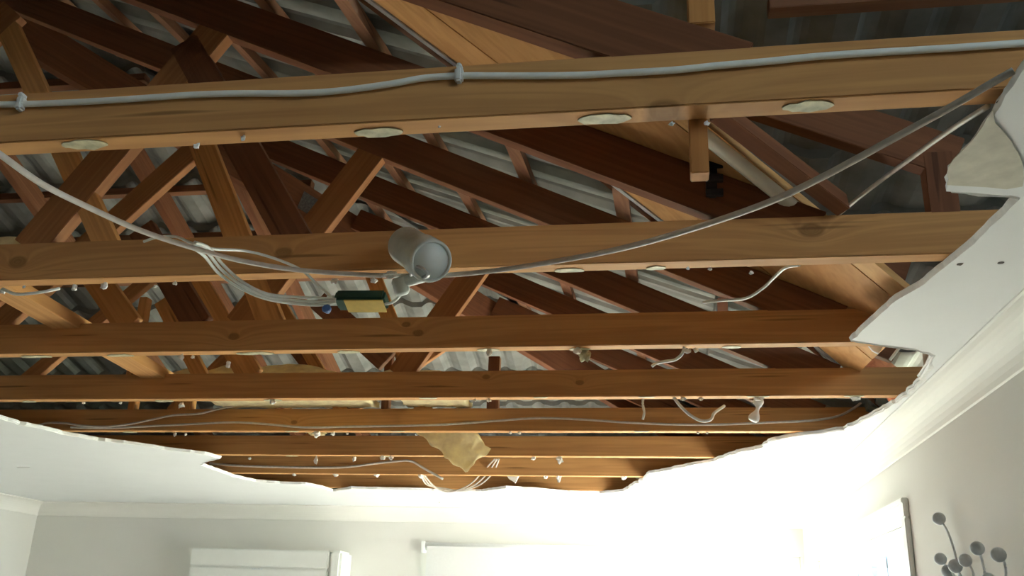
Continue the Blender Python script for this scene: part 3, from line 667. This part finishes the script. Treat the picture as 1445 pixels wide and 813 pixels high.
for k in range(3): add_box(bm, (-Lx/2-.020, -.014+k*.010, -.006), (-Lx/2+.002, -.007+k*.010, .004), .002)
place(obj('terminal_block', bm, M['can'], dr), mw)
P = on_y(461, 436, 1.72); bc = tag(lump('wire_connector', P, .010, .010, .010, M['blue'], None, 5, 2, .25), 'small blue wire connector beside the dark green driver box', 'connector')
lump('crumbs', on_y(551, 388, 1.655), .016, .006, .006, M['gypsum'], None, 4, 3, 1.0); o = COL.objects[-1]
o.name = 'plaster_crumb'; tag(o, 'white plaster crumbs stuck on the long flex beside the downlight', 'plaster')
# black toothed strip next to the props
t_ = thing('black_toothed_strip', on_y(1005, 245, 1.70), 'black toothed plastic strip hanging beside the orange prop at right', 'bracket')
bm = bmesh.new()
for i in range(6):
    a = on_y(996, 222+i*10, 1.70); add_box(bm, a-t_.location+Vector((0, -.006, -.008)), a-t_.location+Vector((.022+.012*(i % 2), .006, .006)), .001)
add_box(bm, on_y(998, 222, 1.706)-t_.location+Vector((0, -.003, -.09)), on_y(998, 222, 1.706)-t_.location+Vector((.014, .003, .006)))
obj('toothed_body', bm, M['black'], t_)
# metal patch added for a glint of leaking daylight, and pink block
P = on_y(1092, 216, 2.15); tag(slab('leak_glint', [on_y(1073, 203, 2.15), on_y(1095, 200, 2.15), on_y(1095, 236, 2.15), on_y(1085, 228, 2.15)], (0, 1, 0), .003, M['metal']), 'small metal patch standing in for a glint of daylight at upper right', 'flashing')
P = on_y(1019, 431, 2.34); tag(box_obj('timber_block', P+Vector((-.012, -.01, -.020)), P+Vector((.014, .012, .018)), M['pink'], None, .002), 'small pink timber block standing on the third beam', 'block')

# ------------------------------------------------------------------ insulation
def batt(name, corners, thick, mat, label, sag=0, sd=0):
    c = sum((Vector(p) for p in corners), Vector())/4; a, b, cc, d = [Vector(p)-c for p in corners]; n = (b-a).cross(d-a).normalized(); bm = bmesh.new(); K, J = 22, 16; g0 = []; g1 = []
    for i in range(K+1):
        u = i/K; r0_, r1_ = [], []
        for j in range(J+1):
            v = j/J; p = a.lerp(b, u).lerp(d.lerp(cc, u), v)
            e = min(u, 1-u, v, 1-v); q = p + c
            j2 = Vector((noise.noise(q*28+Vector((sd, 0, 0))), noise.noise(q*28+Vector((0, sd, 0))), noise.noise(q*28)))*(.014 if e < .02 else .005)
            h = thick*(.35+.65*min(1, e*9))*(1+.35*noise.noise(q*16+Vector((sd, 2, 1))))
            s_ = Vector((0, 0, -sag*math.sin(u*math.pi)))
            r0_.append(bm.verts.new(p+j2+s_)); r1_.append(bm.verts.new(p+j2+s_+n*h))
        g0.append(r0_); g1.append(r1_)
    for i in range(K):
        for j in range(J): bm.faces.new((g0[i][j], g0[i][j+1], g0[i+1][j+1], g0[i+1][j])); bm.faces.new((g1[i][j], g1[i+1][j], g1[i+1][j+1], g1[i][j+1]))
    for i in range(K):
        for j in (0, J): bm.faces.new((g0[i][j], g0[i+1][j], g1[i+1][j], g1[i][j]))
    for j in range(J):
        for i in (0, K): bm.faces.new((g0[i][j], g0[i][j+1], g1[i][j+1], g1[i][j]))
    o = obj(name, bm, M['batt'], None, True); o.location = c; return tag(o, label, 'insulation', 'loose glasswool pieces')
zt = CZ+.092
xa, xb = on_z(300, 570, zt).x, on_z(520, 570, zt).x
batt('insulation_batt', [(xa, 3.02, zt+.004), (xb, 3.02, zt+.004), (xb+.02, 3.50, zt+.004), (xa, 3.50, zt+.004)], .06, 'batt', 'long yellow insulation batt lying between the fourth and fifth beams')
xa, xb = on_z(568, 570, zt).x, on_z(650, 570, zt).x
batt('insulation_batt', [(xa, 3.05, zt+.004), (xb, 3.05, zt+.004), (xb+.03, 3.50, zt+.004), (xa, 3.50, zt+.004)], .05, 'batt', 'short dull yellow insulation batt on the beams, right of the long one', sd=3)
yh = 3.54
batt('insulation_batt', [on_y(655, 668, yh+.10), on_y(581, 604, yh+.03), on_y(664, 602, yh+.03), on_y(692, 634, yh+.10)], .02, 'batt', 'drooping yellow insulation piece hanging down in front of the sixth beam', sd=5)
batt('insulation_batt', [on_z(-60, 352, CZ+.092), on_z(44, 350, CZ+.092), on_z(44, 350, CZ+.092)+Vector((0, .16, .0)), on_z(-60, 352, CZ+.092)+Vector((0, .16, 0))], .03, 'batt', 'pale insulation scrap lying on the second beam at the far left edge', sd=9)
tag(lump('insulation_scrap', on_y(447, 612, 3.54), .035, .012, .008, M['batt'], None, 3, 3, .6), 'small yellow insulation scrap caught under the fifth beam', 'insulation')

# torn plaster pieces still hanging
Pn = (0, 0, -1)
fl = thing('hanging_plasterboard', on_z(1390, 210, 2.37), 'torn plasterboard piece sagging at the upper right edge of the hole', 'plasterboard')
px = [(1450, 78), (1428, 112), (1402, 152), (1371, 198), (1337, 234), (1334, 262), (1372, 264), (1421, 268), (1450, 262)]
slab('board_piece', [on_z(x, y, 2.372) for x, y in px], Pn, .010, M['plaster'], fl, .004, .02)
slab('torn_paper_face', [on_z(x, y, 2.3605) for x, y in [(1401, 154), (1371, 198), (1338, 235), (1336, 260), (1372, 262), (1420, 266), (1443, 262), (1444, 240), (1436, 214), (1420, 190), (1404, 172)]], Pn, .0015, M['torn'], fl, .004, .02)['label'] = 'beige torn paper face'
for k, (pts, lb) in enumerate([([(890, 668), (905, 664), (917, 667), (913, 681), (899, 676)], 'grey plaster flap hanging at the far right end of the hole'),
  ([(713, 668), (735, 668), (727, 682), (718, 676)], 'small white plaster wedge hanging at the far beam'),
  ([(1226, 488), (1246, 489), (1240, 499), (1232, 495)], 'little white plaster chip under the third beam, right end')]):
    y_ = (5.0, 4.75, 2.45)[k]; P = [on_y(x, y, y_) for x, y in pts]
    tag(slab('plaster_flap', P, (0, 1, 0), .01, M['gypsum' if k else 'torn'], None, .006, .02), lb, 'plaster')
tag(tube_obj('plaster_strip', px_path([(1069, 563, 2.96), (1070, 572, 2.97), (1067, 583, 2.97), (1062, 594, 2.97)]), lambda t: .012+.006*math.sin(t*9), M['gypsum'], None, 7), 'ragged white plaster strip dangling from the fourth beam at right', 'plaster')
tag(tube_obj('plaster_strip', px_path([(1272, 488, 2.45), (1265, 496, 2.46), (1256, 508, 2.48)]), .004, M['gypsum'], None, 6), 'thin pale paper strip at the right end of the third beam', 'plaster')
tag(lump('plaster_lump', on_y(825, 502, 2.37), .014, .01, .016, M['glue'], None, 12, 3, .9), 'greenish adhesive lump hanging under the third beam at centre right', 'plaster')

# ------------------------------------------------------------------ air conditioner on the back wall
ac = thing('air_conditioner', (-2.6, YB, 2.0), 'white split system air conditioner high on the back wall', 'air conditioner')
yf = 5.87; a0, a1 = on_y(270, 775, yf), on_y(466, 775, yf); xa, xb, zt = a0.x, a1.x, (a0.z+a1.z)/2
box_obj('ac_body', (xa, yf+.012, zt-.30), (xb, YB, zt-.006), M['white'], ac, .012)
box_obj('front_panel', (xa+.004, yf, zt-.255), (xb-.004, yf+.03, zt-.118), M['white'], ac, .008)
box_obj('top_panel', (xa+.002, yf, zt-.115), (xb-.002, yf+.03, zt), M['white'], ac, .008)
bm = bmesh.new(); 
for k in range(9): add_box(bm, (-.036+k*.0082, -.001, -.004+.001*(k % 2)), (-.031+k*.0082, .001, .004-.0015*((k+1) % 3)))
place(obj('logo', bm, M['disc'], ac), Matrix.Translation(on_y(363, 803, yf-.0005)))
box_obj('louvre', (xa+.02, yf+.004, zt-.292), (xb-.02, yf+.03, zt-.262), M['white'], ac, .004)
b1 = on_y(483, 775, yf)
box_obj('end_cap', (xb+.002, yf-.006, zt-.30), (b1.x, YB, zt+.002), M['white'], ac, .016)

# ------------------------------------------------------------------ wall sculpture of discs on stems
xs = XR-.02
ws = thing('wall_sculpture', on_x(1365, 813, xs), 'grey metal wall sculpture of round discs on curved stems, right wall', 'wall art')
def disc(px, py, rp, stem):
    P = on_x(px, py, xs-.01); r_ = rp*(P-CAM).length/1300*1.0
    Q = Vector((.45, 1, .1)).normalized()*.006
    bm = bmesh.new(); lathe(bm, [(0, r_*.6), (.003, r_*.95), (.006, r_), (.009, r_*.92), (.011, r_*.5)], P+Q, P-Q, 24)
    place(obj('disc', bm, M['disc'], ws, True), Matrix.Identity(4))
    tube_obj('stem', [on_x(x, y, xs) for x, y in stem], .0035, M['disc'], ws, 8)
disc(1325, 732, 8, [(1330, 738), (1338, 752), (1345, 772), (1350, 792), (1356, 830), (1362, 900)])
disc(1379, 774, 8.5, [(1383, 782), (1387, 796), (1389, 813), (1380, 850), (1368, 900)])
disc(1409, 783, 9, [(1416, 791), (1419, 802), (1417, 820), (1400, 860), (1370, 905)])
disc(1327, 789, 7.5, [(1331, 795), (1340, 805), (1350, 822), (1364, 900)])
disc(1348, 799, 8.5, [(1352, 806), (1358, 818), (1362, 840), (1366, 900)])
disc(1362, 791, 8, [(1368, 797), (1374, 812), (1374, 840), (1367, 900)])
disc(1337, 806, 7.5, [(1342, 812), (1350, 828), (1364, 905)])
disc(1395, 818, 8, [(1396, 826), (1388, 860), (1369, 905)])
